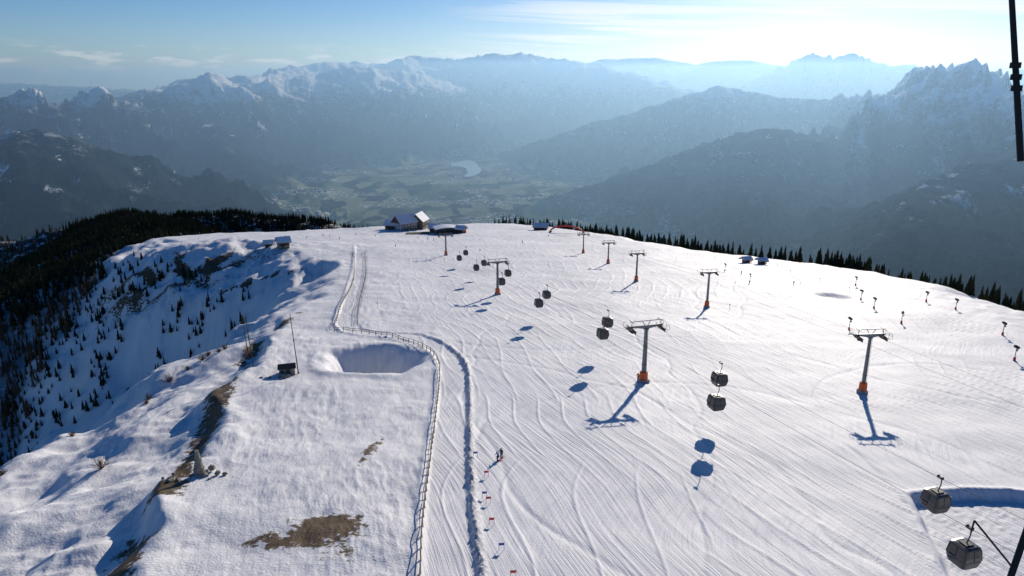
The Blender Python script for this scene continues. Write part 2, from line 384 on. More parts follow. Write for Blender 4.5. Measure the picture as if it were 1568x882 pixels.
# ---- haze
m3,nt=newmat('valley_haze'); n=N(nt)
vsn=n.node('ShaderNodeVolumeScatter'); vsn.inputs['Color'].default_value=(.36,.63,1,1); vsn.inputs['Density'].default_value=1/12500; vsn.inputs['Anisotropy'].default_value=.5
vab=n.node('ShaderNodeVolumeAbsorption'); vab.inputs['Color'].default_value=(.66,.83,1,1); vab.inputs['Density'].default_value=1/12500
ad=n.node('ShaderNodeAddShader'); n.lk(vsn.outputs[0],ad.inputs[0]); n.lk(vab.outputs[0],ad.inputs[1])
o=n.node('ShaderNodeOutputMaterial'); n.lk(ad.outputs[0],o.inputs['Volume'])
def boxmesh(name,lo,hi,m):
    v=np.array([(x,y,z) for x in (lo[0],hi[0]) for y in (lo[1],hi[1]) for z in (lo[2],hi[2])],float)
    f=np.array([(0,1,3,2),(4,6,7,5),(0,4,5,1),(2,3,7,6),(0,2,6,4),(1,5,7,3)])
    return mesh_np(name,v,f,4,[m],False)
boxmesh('valley_haze',(-60000,2200,-1700),(60000,60000,400),m3)
# ---- lake
m4,nt=newmat('lake_water'); n=N(nt); g=n.node('ShaderNodeNewGeometry')
n.principled((.45,.52,.55),.3,0,n.bump(n.noise(g.outputs['Position'],.05,3),.3,1),1.0)
def valley_pt(px,py,z=VALLEY+55):
    u,a,b=ray(px,py); t=z/b; return (u*t,a*t,z)
def patchmesh(name,pix,m,z):
    P=[valley_pt(a,b,z) for a,b in pix]; me=bpy.data.meshes.new(name); me.from_pydata(P,[],[list(range(len(P)))]); me.materials.append(m)
    ob=bpy.data.objects.new(name,me); scene.collection.objects.link(ob)
patchmesh('lake',smooth([(690,251),(702,248),(716,245),(727,248),(732,254),(737,260),(732,266),(722,270),(711,270),(716,264),(712,257),(702,255),(692,255)],3),m4,VALLEY+36)
# ---------------------------------------------------------------- part builder
class MB:
    def __init__(s): s.v=[]; s.f=[]
    def box(s,c,d,R=None):
        b=len(s.v); c=Vector(c)
        for x in (-.5,.5):
            for y in (-.5,.5):
                for z in (-.5,.5):
                    p=Vector((x*d[0],y*d[1],z*d[2])); 
                    if R is not None: p=R@p
                    s.v.append(p+c)
        for q in ((0,1,3,2),(4,6,7,5),(0,4,5,1),(2,3,7,6),(0,2,6,4),(1,5,7,3)): s.f.append([b+i for i in q])
        return s
    def cyl(s,p0,p1,r0,r1=None,n=10,caps=True):
        r1=r0 if r1 is None else r1; p0=Vector(p0);p1=Vector(p1); d=(p1-p0).normalized()
        a=d.orthogonal().normalized(); c=d.cross(a); b=len(s.v)
        for p,r in ((p0,r0),(p1,r1)):
            for i in range(n):
                t=2*math.pi*i/n; s.v.append(p+(a*math.cos(t)+c*math.sin(t))*r)
        for i in range(n): s.f.append([b+i,b+(i+1)%n,b+n+(i+1)%n,b+n+i])
        if caps: s.f.append([b+i for i in range(n)][::-1]); s.f.append([b+n+i for i in range(n)])
        return s
    def tube(s,pts,r,n=6):
        for a,b in zip(pts[:-1],pts[1:]): s.cyl(a,b,r,r,n,False)
        return s
    def loft(s,loops,caps=True):
        b=len(s.v); k=len(loops[0])
        for L in loops: s.v+= [Vector(p) for p in L]
        for j in range(len(loops)-1):
            for i in range(k): s.f.append([b+j*k+i,b+j*k+(i+1)%k,b+(j+1)*k+(i+1)%k,b+(j+1)*k+i])
        if caps: s.f.append([b+i for i in range(k)][::-1]); s.f.append([b+(len(loops)-1)*k+i for i in range(k)])
        return s
    def obj(s,name,m,parent=None,smooth=False,loc=None):
        me=bpy.data.meshes.new(name); me.from_pydata([tuple(p) for p in s.v],[],s.f); me.materials.append(m); me.update()
        if smooth:
            for p in me.polygons: p.use_smooth=True
        o=bpy.data.objects.new(name,me); scene.collection.objects.link(o)
        if parent: o.parent=parent
        if loc is not None: o.location=loc
        return o
def group(name,loc,rz=0,rx=0,ry=0):
    e=bpy.data.objects.new(name,None); scene.collection.objects.link(e); e.empty_display_size=.3
    e.location=loc; e.rotation_euler=(rx,ry,rz); return e
STEEL=mat('galvanised_steel',(.22,.23,.24),.5,.5); DARK=mat('dark_painted_steel',(.05,.052,.055),.5,.3)
ORANGE=mat('orange_padding',(.75,.13,.03),.6,0,.15); BLACK=mat('black_rubber',(.02,.02,.02),.7)
GLASS,nt=newmat('tinted_glass'); n=N(nt); n.principled((.02,.024,.03),.08,0,None,.8)
CABIN=mat('cabin_shell',(.05,.054,.058),.35,.2); ROPE=mat('steel_rope',(.08,.08,.085),.5,.6)
WHITE=mat('white_paint',(.75,.75,.75),.5); RED=mat('red_paint',(.6,.03,.03),.5,0,.15); BLUE=mat('blue_paint',(.03,.1,.4),.5)
TIMBER=mat('weathered_timber',(.13,.08,.05),.8,0,.4,2); CONC=mat('concrete',(.35,.34,.32),.8,0,.2,1)
SNOWR=mat('roof_snow',(.82,.83,.86),.7,0,.04,.5); STONE=mat('grey_stone',(.28,.25,.21),.9,0,.4,2)
GREEN=mat('green_cladding',(.08,.13,.08),.7); YEL=mat('yellow_paint',(.6,.4,.04),.5)
# ---------------------------------------------------------------- lift towers
def tower(base,direc,h,gauge,kind='gondola'):
    rz=math.atan2(-direc[0],direc[1])
    e=group('gondola_lift_tower' if kind=='gondola' else 'chairlift_tower',base,rz)
    k=1 if kind=='gondola' else .8
    r0=.55*k; r1=.36*k
    m=MB().cyl((0,0,-1.5),(0,0,h-.4),r0,r1,18)
    for z in (h*.33,h*.66): m.cyl((0,0,z-.07),(0,0,z+.07),r0*1.12-.1*z/h,None,18)
    m.cyl((0,0,h-.45),(0,0,h-.25),r1*1.6,None,18); m.obj('pole',STEEL,e,False)
    MB().box((0,0,.15),(1.9*k,1.9*k,1.1)).obj('foundation',CONC,e)
    p=MB(); p.cyl((0,0,.72),(0,0,2.3),r0+.34,r0+.30,12); p.cyl((0,0,2.3),(0,0,2.42),r0+.22,r0+.1,12); p.obj('safety_padding',ORANGE,e)
    l=MB(); lx=r0+.18
    for sx_ in (-.2,.2): l.cyl((sx_,-lx,2.4),(sx_,-lx+.2,h-.2),.025,None,5)
    for i in range(int((h-2.6)/.35)): 
        z=2.6+i*.35; l.cyl((-.2,-lx+.2*(z-2.4)/h,z),(.2,-lx+.2*(z-2.4)/h,z),.02,None,4)
    l.obj('ladder',DARK,e)
    g=gauge/2
    a=MB()
    a.loft([[(-g-.5,-.16,h+.25),(-g-.5,.16,h+.25),(-g-.5,.16,h+.5),(-g-.5,-.16,h+.5)],[(-.4,-.26,h-.25),(-.4,.26,h-.25),(-.4,.26,h+.5),(-.4,-.26,h+.5)],[(.4,-.26,h-.25),(.4,.26,h-.25),(.4,.26,h+.5),(.4,-.26,h+.5)],[(g+.5,-.16,h+.25),(g+.5,.16,h+.25),(g+.5,.16,h+.5),(g+.5,-.16,h+.5)]])
    a.obj('crossarm',STEEL,e)
    for sd_,nm in ((-1,'left'),(1,'right')):
        x=sd_*g; L=4.2*k
        b=MB(); b.box((x,0,h-.05),(.14,L,.26)); 
        for yy in (-L/4,L/4): b.box((x,yy,h-.32),(.12,L*.42,.2)); b.box((x,yy,h-.18),(.2,.16,.3))
        b.box((x,0,h+.15),(.3,.5,.4))
        nW=8
        for i in range(nW):
            yy=-L/2+L*(i+.5)/nW; b.cyl((x-.07,yy,h-.5),(x+.07,yy,h-.5),.19,None,12)
        b.obj('sheave_assembly_'+nm,DARK,e)
        c=MB(); xo=x+sd_*.62
        for i in range(9): c.box((xo,-L/2+L*(i+.5)/9,h-.28),(.55,L/9*.8,.05))
        for yy in (-L/2,-L/6,L/6,L/2): c.cyl((xo+sd_*.27,yy,h-.3),(xo+sd_*.27,yy,h+.75),.03,None,5)
        for zz in (h+.75,h+.25): c.cyl((xo+sd_*.27,-L/2,zz),(xo+sd_*.27,L/2,zz),.03,None,5)
        for yy in (-L/2,L/2): c.cyl((xo+sd_*.27,yy,h+.75),(x,yy,h+.75),.03,None,5)
        c.obj('maintenance_catwalk_'+nm,DARK,e)
    f=MB()
    for sx_ in (-1,1):
        f.cyl((sx_*.35,0,h+.5),(sx_*.9,0,h+1.35),.07,None,6); f.cyl((sx_*g,0,h+.5),(sx_*g,0,h+1.35),.07,None,6)
    f.box((0,0,h+1.4),(gauge+.9,.16,.16))
    for sx_ in (-1,1): f.box((sx_*g,0,h+1.4),(.14,2.4*k,.12))
    f.obj('rope_lifting_frame',STEEL,e)
    return e
def rope_line(stations,gauge,heights,sag,name,r=.035):
    P=[]
    for i,(s,h) in enumerate(zip(stations,heights)):
        a=stations[max(i-1,0)]; b=stations[min(i+1,len(stations)-1)]; d=Vector((b[0]-a[0],b[1]-a[1],0)).normalized()
        nrm=Vector((d.y,-d.x,0)); P.append((Vector((s[0],s[1],s[2]+h-.7)),nrm))
    def at(y,sd_):
        for i in range(len(P)-1):
            a=P[i][0]+P[i][1]*sd_*gauge/2; b=P[i+1][0]+P[i+1][1]*sd_*gauge/2
            if (a.y-y)*(b.y-y)<=0:
                t=(y-a.y)/(b.y-a.y); p=a.lerp(b,t); p.z-=sag*4*t*(1-t)*((b-a).length/120)**1.5; return p,(b-a).normalized()
        return None,None
    m=MB()
    for sd_ in (-1,1):
        for i in range(len(P)-1):
            a=P[i][0]+P[i][1]*sd_*gauge/2; b=P[i+1][0]+P[i+1][1]*sd_*gauge/2
            pts=[]
            for j in range(17):
                t=j/16; p=a.lerp(b,t); p.z-=sag*4*t*(1-t)*((b-a).length/120)**1.5; pts.append(p)
            m.tube(pts,r,6)
    m.obj(name,ROPE,None); return at
G1=6.4
t1=hit(985,585); t2=hit(762,451); t3=hit(683,391); st=hit(672,360)
t0=Vector((59,22,0)); t0.z=-(42+.135*22)
HG=[8.6,12,12,11,6]
stn=[t0,t1,t2,t3,st]
for i,(s,h) in enumerate(zip(stn[:4],HG)):
    a=stn[max(i-1,0)]; b=stn[i+1]; tower(s,(b.x-a.x,b.y-a.y),h,G1)
at=rope_line(stn,G1,HG,1.3,'gondola_haul_cable',.025)
def rr_loop(wx,wy,z,r,k=4):
    out=[]
    for cx,cy,a0 in ((1,1,0),(-1,1,90),(-1,-1,180),(1,-1,270)):
        for j in range(k+1):
            t=math.radians(a0+90*j/k); out.append((cx*(wx/2-r)+r*math.cos(t),cy*(wy/2-r)+r*math.sin(t),z))
    return out
def cabin(p,d):
    rz=math.atan2(-d.x,d.y); e=group('gondola_cabin',p,rz+random.uniform(-.04,.04))
    zt=-1.75
    lo=MB().loft([rr_loop(1.5,1.6,zt-2.35,.3),rr_loop(1.95,2.05,zt-2.2,.35),rr_loop(2.25,2.4,zt-1.55,.35),rr_loop(2.28,2.43,zt-1.35,.35)]); lo.obj('lower_shell',CABIN,e,False)
    MB().loft([rr_loop(2.24,2.39,zt-1.35,.34),rr_loop(2.2,2.35,zt-1.0,.34),rr_loop(1.95,2.1,zt-.25,.34)]).obj('window_band',GLASS,e)
    MB().loft([rr_loop(2.02,2.17,zt-.25,.34),rr_loop(1.95,2.1,zt-.1,.34),rr_loop(1.4,1.5,zt,.3)]).obj('roof',CABIN,e)
    m=MB()
    for sx_ in (-1,1):
        for sy in (-1,1):
            m.cyl((sx_*1.04,sy*1.11,zt-1.36),(sx_*.9,sy*.97,zt-.22),.07,None,6)
    for sy in (-1,1): m.cyl((0,sy*1.21,zt-1.36),(0,sy*1.06,zt-.24),.045,None,6)
    for sx_ in (-1,1): m.cyl((sx_*1.15,0,zt-1.36),(sx_*1.0,0,zt-.24),.045,None,6)
    m.obj('window_pillars',DARK,e)
    h=MB().tube([(0,0,0),(.28,0,-.25),(.32,0,-.9),(.15,0,-1.45),(0,0,zt+.02)],.065,8)
    h.box((0,0,zt+.05),(.9,.9,.08)); h.obj('hanger_arm',DARK,e)
    MB().box((.05,0,.02),(.28,.75,.22)).cyl((-.05,-.3,.12),(.18,-.3,.12),.1).cyl((-.05,.3,.12),(.18,.3,.12),.1).obj('cable_grip',DARK,e)
    m=MB()
    for sx_ in (-1,1):
        m.box((sx_*1.22,.45,zt-1.75),(.1,.6,.1)); m.box((sx_*1.2,.45,zt-1.3),(.1,.6,.06))
    m.obj('ski_rack',STEEL,e); return e
def cabin_at_az(px,sd_):
    u=(px-784)/F; best=None
    for y in np.arange(24,450,.5):
        p,d=at(y,sd_)
        if p is None: continue
        r_=(p.x)/(cp*p.y-sp*p.z); e=abs(r_-u)
        if best is None or e<best[0]: best=(e,p,d)
    cabin(best[1],best[2])
for px,sd_ in ((1487,-1),(1438,1),(1100,-1),(1103,1),(923,-1),(931,1),(825,-1),(837,1),(768,-1),(778,1),(729,-1),(741,1),(703,-1),(713,1)): cabin_at_az(px,sd_)
# chairlift
cpx=[(1320,602),(1082,471),(974,431),(931,404),(893,388)]
C=[hit(*p) for p in cpx]; c0=Vector((84,40,0)); c0.z=-(42+.135*40); cE=hit(862,357)
stc=[c0]+C+[cE]; HC=[10,12,12,11.5,10.5,11,4]
for i in range(1,6):
    a=stc[i-1]; b=stc[i+1]; tower(stc[i],(b.x-a.x,b.y-a.y),HC[i],5.0,'chair')
rope_line(stc,5.0,HC,1.2,'chairlift_haul_cable',.02)
# ---------------------------------------------------------------- poles, cairn, hut
def pole(px,py,h,lean=0,name='tall_marker_pole'):
    p=hit(px,py); e=group(name,p,0,0,lean)
    MB().cyl((0,0,-.8),(0,0,h),.13,.07,8).obj('shaft',TIMBER,e)
    MB().cyl((0,0,h),(0,0,h+.12),.12,.04,8).cyl((0,0,h*.55),(0,0,h*.55+.3),.16,None,8).obj('cap_and_bracket',DARK,e)
    MB().cyl((0,0,-.3),(0,0,.35),.3,.22,8).obj('base_collar',STONE,e); return e
pole(457,572,13.5,-.05); pole(388,561,12,-.05); pole(381,548,11.5,-.06)
def rocks(name,p,nr_,spread,size,m=STONE):
    mb=MB()
    for i in range(nr_):
        c=Vector((random.gauss(0,spread),random.gauss(0,spread*.6),random.uniform(0,size*.3))); s=size*random.uniform(.4,1)
        L=[]
        for z_,r_ in ((-.5,.7),(0,1),(.45,.75),(.7,.3)):
            L.append([(c.x+s*r_*math.cos(t)*random.uniform(.75,1.15),c.y+s*r_*math.sin(t)*random.uniform(.75,1.15),c.z+s*z_*random.uniform(.8,1.1)) for t in np.linspace(0,2*math.pi,8)[:-1]])
        mb.loft(L)
    return mb.obj(name,m,None,False,p)
p=hit(440,572); e=group('stone_hut',p,.3)
MB().box((0,0,.7),(3.2,2.6,1.8)).obj('walls',STONE,e)
MB().loft([[(-1.9,-1.6,1.6),(1.9,-1.6,1.6),(1.9,1.6,1.6),(-1.9,1.6,1.6)],[(-1.8,-.1,2.3),(1.8,-.1,2.3),(1.8,.1,2.3),(-1.8,.1,2.3)]]).obj('roof',TIMBER,e)
MB().box((.3,-1.32,.7),(.8,.06,1.5)).obj('door',DARK,e); MB().box((-1.0,-1.32,1.0),(.5,.06,.5)).obj('window',GLASS,e)
rocks('rock_pile',hit(425,580),9,2.2,.8)
p=hit(306,727); e=group('stone_cairn',p,.2)
mb=MB(); zz=-.3
for i in range(9):
    r_=.95-.075*i; hh=.42
    L=[[(r_*k_*math.cos(t)*random.uniform(.85,1.1),r_*k_*math.sin(t)*random.uniform(.85,1.1),z_) for t in np.linspace(0,2*math.pi,10)[:-1]] for z_,k_ in ((zz,.9),(zz+.1,1),(zz+hh-.1,.98),(zz+hh-.02,.85))]
    mb.loft(L); zz+=hh-.02
mb.obj('stacked_stones',STONE,e)
MB().loft([[(.28*math.cos(t),.28*math.sin(t),zz+z_) for t in np.linspace(0,2*math.pi,9)[:-1]] for z_ in (0,.25,.5)]).obj('top_stone',STONE,e)
rocks('rock_outcrop',hit(312,728),8,1.2,.7); rocks('rock_outcrop',hit(268,738),7,1.6,.5)
# ---------------------------------------------------------------- fence
def fence(pts_px,name,sp_=2.6,h=1.25):
    P=[hit(*p) for p in pts_px]; Q=smooth([(p.x,p.y) for p in P],6)
    out=[Q[0]]; acc=0
    for a,b in zip(Q[:-1],Q[1:]):
        L=math.hypot(b[0]-a[0],b[1]-a[1]); 
        if L<1e-6: continue
        t=sp_-acc
        while t<L: out.append((a[0]+(b[0]-a[0])*t/L,a[1]+(b[1]-a[1])*t/L)); t+=sp_
        acc=(acc+L)%sp_
    o=np.array(out); z=H(o[:,0],o[:,1]); e=group(name,(0,0,0))
    po=MB(); ra=MB(); prev=None
    for (x,y),zz in zip(out,z):
        lean=Vector((random.uniform(-.08,.08),random.uniform(-.08,.08),0)); b=Vector((x,y,zz-.4)); t=Vector((x,y,zz+h))+lean
        po.cyl(b,t,.1,.085,6)
        if prev:
            for k_ in (.5,.95): ra.cyl(prev+Vector((0,0,-h*(1-k_))),t+Vector((0,0,-h*(1-k_)+random.uniform(-.05,.05))),.06,None,5)
        prev=t
    po.obj('posts',TIMBER,e); ra.obj('rails',TIMBER,e)
fence([(512,508),(560,511),(600,516),(640,530),(670,553),(673,580),(666,650),(656,730),(648,800),(642,905)],'wooden_fence')
fence([(543,386),(541,430),(522,470),(511,507)],'wooden_fence',4)
fence([(558,386),(560,420),(549,470),(548,500)],'wooden_fence',4)
# ---------------------------------------------------------------- buildings
def chalet(p,rz,W,D,Hh,roofh,name,wall,storeys=2,ncol=8,snow=True,flip=False):
    e=group(name,p,rz); z0=-3
    MB().box((0,0,z0/2+Hh/2),(W,D,Hh-z0)).obj('walls',wall,e)
    MB().box((0,-D/2-.06,.9),(W*.995,.12,1.8)).obj('stone_plinth',STONE,e)
    ov=1.2; t=.35
    g=MB(); s=MB()
    for sg in (-1,1):
        a=[(-W/2-ov,sg*(D/2+ov),Hh-.4),(W/2+ov,sg*(D/2+ov),Hh-.4),(W/2+ov,0,Hh+roofh),(-W/2-ov,0,Hh+roofh)]
        g.loft([a,[(x,y,z_+t) for x,y,z_ in a]])
        b=[(x*.99,y*.985,z_+t+.01) for x,y,z_ in a]; s.loft([b,[(x,y,z_+.35) for x,y,z_ in b]])
    g.obj('roof',TIMBER,e); 
    if snow: s.obj('roof_snow',SNOWR,e)
    gb=MB()
    for sg in (-1,1):
        x=sg*(W/2-.02); gb.loft([[(x-.1,-D/2,Hh-.02),(x-.1,D/2,Hh-.02),(x-.1,0,Hh+roofh*.97)],[(x+.1,-D/2,Hh-.02),(x+.1,D/2,Hh-.02),(x+.1,0,Hh+roofh*.97)]])
    gb.obj('gables',TIMBER,e)
    gl=MB(); fr=MB()
    for k_ in range(storeys):
        zc=1.7+k_*(Hh/storeys)
        for i in range(ncol):
            x=-W/2+W*(i+.5)/ncol
            fr.box((x,-D/2-.05,zc),(W/ncol*.62,.10,1.5)); gl.box((x,-D/2-.11,zc),(W/ncol*.52,.06,1.25))
        for j in range(3):
            y=-D/2+D*(j+.5)/3
            for sg in (-1,1): fr.box((sg*(W/2+.05),y,zc),(.1,D/3*.5,1.5)); gl.box((sg*(W/2+.11),y,zc),(.06,D/3*.42,1.25))
    fr.obj('window_frames',WHITE,e); gl.obj('window_panes',GLASS,e)
    MB().box((W*.3,D*.15,Hh+roofh),(W*.05,W*.05,2.0)).obj('chimney',CONC,e)
    b=MB(); b.box((0,-D/2-1.0,Hh*.5),(W*.9,1.8,.15))
    for i in range(12): b.box((-W*.45+W*.9*i/11,-D/2-1.85,Hh*.5+.5),(.08,.08,.9))
    b.box((0,-D/2-1.85,Hh*.5+1.0),(W*.9,.1,.1)); b.obj('balcony',TIMBER,e)
    MB().box((-W*.12,-D/2-.1,1.1),(1.2,.12,2.1)).obj('door',DARK,e)
    return e
WH=mat('white_render_wall',(.6,.58,.54),.8)
chalet(hit(620,352),.75,16,12,6.5,6,'mountain_restaurant',WH,2,6)
chalet(hit(642,350),1.35,14,11,7,6,'mountain_restaurant',TIMBER,2,5)
chalet(hit(602,351),-.3,10,9,4,3.8,'alpine_chalet',TIMBER,1,4)
e=group('terrace_deck',hit(640,358),.2); MB().box((0,0,.2),(18,6,1.2)).obj('deck',TIMBER,e)
m=MB(); [m.box((-9+i*2,-3,1.3),(.1,.1,1.1)) for i in range(10)]; m.box((0,-3,1.85),(18,.1,.1)); m.obj('railing',TIMBER,e)
e=group('gondola_station',hit(684,358),.25)
MB().box((0,2,1.0),(17,11,6.5)).obj('station_hall',DARK,e); MB().box((0,-3.7,1.6),(10,.3,3.2)).obj('cabin_opening',BLACK,e)
ro=MB(); arc=[(-9.5+19*i/12, 0, 4.3+1.2*math.sin(math.pi*i/12)) for i in range(13)]
for a,b in zip(arc[:-1],arc[1:]): ro.loft([[(a[0],-5,a[2]),(b[0],-5,b[2]),(b[0],9,b[2]),(a[0],9,a[2])],[(a[0],-5,a[2]+.4),(b[0],-5,b[2]+.4),(b[0],9,b[2]+.4),(a[0],9,a[2]+.4)]])
ro.obj('curved_roof',SNOWR,e)
MB().box((11.5,0,1.0),(6,8,4.4)).obj('annex',RED,e); MB().box((11.5,0,3.4),(6.8,9,.4)).obj('annex_roof',SNOWR,e)
w_m=MB(); [w_m.box((x,-3.55,1.6),(1.3,.08,1.6)) for x in (-7,7)]; w_m.obj('windows',GLASS,e)
chalet(hit(664,356),.1,6,6,4,2.4,'alpine_chalet',TIMBER,1,3)
chalet(hit(706,357),-.3,6,6,3.4,2.2,'alpine_chalet',TIMBER,1,3)
chalet(hit(828,352),-.1,11,8,3,2.4,'alpine_chalet',TIMBER,1,4)
chalet(hit(434,378),.5,6,5,3.2,2.2,'lift_operator_hut',GREEN,1,3)
chalet(hit(412,378),.2,4,3.5,2.2,1.4,'lift_operator_hut',TIMBER,1,2)
for q_ in ((1166,404,.1),(1142,402,.3),(1296,408,.2)): chalet(hit(q_[0],q_[1]),q_[2],3.0,2.4,1.8,.8,'ski_hut',TIMBER,1,2)
p=hit(868,356); e=group('red_start_arch',p,-.25); L=[(-13*math.cos(math.pi*i/20),0,5.2*math.sin(math.pi*i/20)) for i in range(21)]
tr=MB()
for a,b in zip(L[:-1],L[1:]): tr.cyl(a,b,.6,.6,10,False)
tr.obj('inflated_arch',RED,e,True); MB().box((-13,0,0),(2,2,.8)).box((13,0,0),(2,2,.8)).obj('anchor_blocks',DARK,e)
# ---------------------------------------------------------------- snow cannons & piste poles
def cannon(px,py,h=3.0,k=.72):
    p=hit(px,py); e=group('snow_cannon',p,random.uniform(-.6,.6))
    MB().cyl((0,0,-.3),(0,0,.8),.32,.26,10).obj('padded_base',RED,e)
    MB().cyl((0,0,.8),(0,0,h),.1,.08,8).obj('mast',STEEL,e)
    R_=Matrix.Rotation(.2,3,'X'); f=lambda y: Vector((0,0,h+.3))+R_@Vector((0,y*k,0))
    b=MB().cyl(f(-.8),f(-.5),.36*k,.5*k,14).cyl(f(-.5),f(.5),.5*k,.5*k,14).cyl(f(.5),f(.85),.5*k,.38*k,14); b.obj('fan_barrel',DARK,e,False)
    MB().cyl(f(.86),f(.9),.42*k,.42*k,14).obj('nozzle_ring',YEL,e); MB().box((.3,0,h-.5),(.3,.35,.5)).obj('control_box',STEEL,e)
for a in ((1300,505),(1380,495),(1338,472),(1318,459),(1553,552),(1535,513),(1463,474),(1418,462),(1310,437),(1148,432),(1110,415)): cannon(*a)
def piste_pole(px,py,h=2.0,m=RED):
    p=hit(px,py); e=group('piste_marker_pole',p); MB().cyl((0,0,-.3),(0,0,h),.05,.04,6).obj('pole',TIMBER,e); MB().cyl((0,0,h-.5),(0,0,h+.05),.13,.13,8).obj('marker',m,e)
for a in ((578,472),(1117,474),(1035,400),(450,352),(1225,440),(1180,392),(735,370),(610,372),(1210,420),(1255,433),(1300,447),(1190,410)): piste_pole(*a)
def gate(px,py,m,rz=0.1):
    p=hit(px,py); e=group('slalom_gate',p,rz)
    for s_ in (-.3,.3): MB().cyl((s_,0,-.3),(s_,0,.95),.025,None,6).obj('gate_pole',m,e)
    MB().box((0,0,.75),(.56,.02,.32)).obj('gate_flag',m,e)
for i,a in enumerate(((728,700),(745,730),(742,762),(753,803),(768,842),(786,885),(748,770))): gate(a[0],a[1],RED if i in (1,3,5,6) else BLUE)
# ---------------------------------------------------------------- skiers
SKIN=mat('skin',(.55,.32,.22),.5,0,.05); PANTS=mat('ski_trousers',(.03,.03,.04),.7)
def human(p,rz,jacket,pose='stand',skis=True):
    e=group('skier' if skis else 'lift_worker',p,rz)
    k=.12 if pose=='ski' else 0
    J={'pel':(0,0,.95-k),'wai':(0,.03,1.12-k),'che':(0,.05+k*.6,1.38-k),'neck':(0,.06+k,1.52-k),'head':(0,.08+k,1.66-k),'top':(0,.08+k,1.76-k)}
    for s_,sx_ in (('l',-1),('r',1)):
        J['hip'+s_]=(sx_*.1,0,.9-k); J['kn'+s_]=(sx_*.12,.1+k,.5-k*.4); J['an'+s_]=(sx_*.13,0,.12); J['to'+s_]=(sx_*.13,.16,.06)
        J['sh'+s_]=(sx_*.19,.05+k*.7,1.44-k); J['el'+s_]=(sx_*.3,.12+k,1.2-k); J['wr'+s_]=(sx_*.27,.36+k,1.1-k); J['ha'+s_]=(sx_*.27,.44+k,1.1-k)
    def skin(name,edges,rad,m,root):
        names=[root]
        for a,b in edges:
            for z_ in (a,b):
                if z_ not in names: names.append(z_)
        me=bpy.data.meshes.new(name); me.from_pydata([J[a] for a in names],[(names.index(a),names.index(b)) for a,b in edges],[]); me.materials.append(m)
        o=bpy.data.objects.new(name,me); scene.collection.objects.link(o); o.parent=e
        mod=o.modifiers.new('skin','SKIN'); mod.use_smooth_shade=True
        sv=me.skin_vertices[0].data
        for i,a in enumerate(names): sv[i].radius=(rad[a],rad[a]); sv[i].use_root=(a==root)
        o.modifiers.new('sub','SUBSURF').levels=1; o.modifiers['sub'].render_levels=1
    skin('trousers',[('pel','hipl'),('hipl','knl'),('knl','anl'),('anl','tol'),('pel','hipr'),('hipr','knr'),('knr','anr'),('anr','tor')],dict(pel=.15,hipl=.11,hipr=.11,knl=.075,knr=.075,anl=.07,anr=.07,tol=.05,tor=.05),PANTS,'pel')
    skin('jacket',[('pel','wai'),('wai','che'),('che','neck'),('che','shl'),('shl','ell'),('ell','wrl'),('che','shr'),('shr','elr'),('elr','wrr')],dict(pel=.17,wai=.16,che=.18,neck=.07,shl=.09,ell=.065,wrl=.05,shr=.09,elr=.065,wrr=.05),jacket,'pel')
    skin('gloves',[('wrl','hal')],dict(wrl=.05,hal=.045),BLACK,'wrl'); skin('glove_right',[('wrr','har')],dict(wrr=.05,har=.045),BLACK,'wrr')
    hx=Vector(J['head'])
    L=lambda s_,z0,z1: [[(hx.x+s_*.085*math.cos(t)*math.sin(f_),hx.y+s_*.1*math.sin(t)*math.sin(f_),hx.z-s_*.125*math.cos(f_)) for t in np.linspace(0,2*math.pi,13)[:-1]] for f_ in np.linspace(z0,z1,8)]
    MB().loft(L(1,.05,3.0)).obj('head',SKIN,e,True)
    MB().loft(L(1.18,1.5,3.1)).obj('helmet',jacket,e,True); MB().box((hx.x,hx.y+.1,hx.z+.01),(.15,.05,.06)).obj('goggles',BLACK,e)
    if skis:
        m=MB()
        for sx_ in (-1,1): m.box((sx_*.13,.1,.02),(.09,1.5,.02)); m.box((sx_*.13,.92,.07),(.09,.2,.02),Matrix.Rotation(.5,3,'X')); m.box((sx_*.13,.03,.08),(.11,.32,.14))
        m.obj('skis',RED,e)
        m=MB()
        for s_,sx_ in (('l',-1),('r',1)): h_=Vector(J['ha'+s_]); m.cyl(h_+Vector((0,0,.08)),(h_.x+sx_*.1,h_.y-.35,.03),.012,None,5)
        m.obj('ski_poles',STEEL,e)
JK=[mat('jacket_red',(.5,.04,.04)),mat('jacket_blue',(.04,.1,.35)),mat('jacket_dark',(.05,.05,.06)),mat('jacket_orange',(.7,.2,.03)),mat('jacket_teal',(.03,.25,.25))]
human(hit(977,583),2.6,JK[3],'stand',False)
sk=[(768,702,2.6,2,'stand'),(763,706,2.0,1,'ski'),(606,378,1,0,'ski'),(640,366,2,2,'stand'),(655,367,2,1,'stand'),(664,369,.5,0,'stand'),(505,362,2,2,'stand'),(495,361,1,3,'stand'),(545,360,2,0,'stand'),(735,385,3,2,'ski'),(800,372,3,4,'ski'),(1135,420,3,2,'ski'),(1215,436,3,0,'ski'),(840,362,1,1,'stand'),(470,365,1,4,'stand'),(520,366,1,0,'stand'),(575,362,2,2,'ski')]
for a in sk: human(hit(a[0],a[1]),a[2],JK[a[3]],a[4])
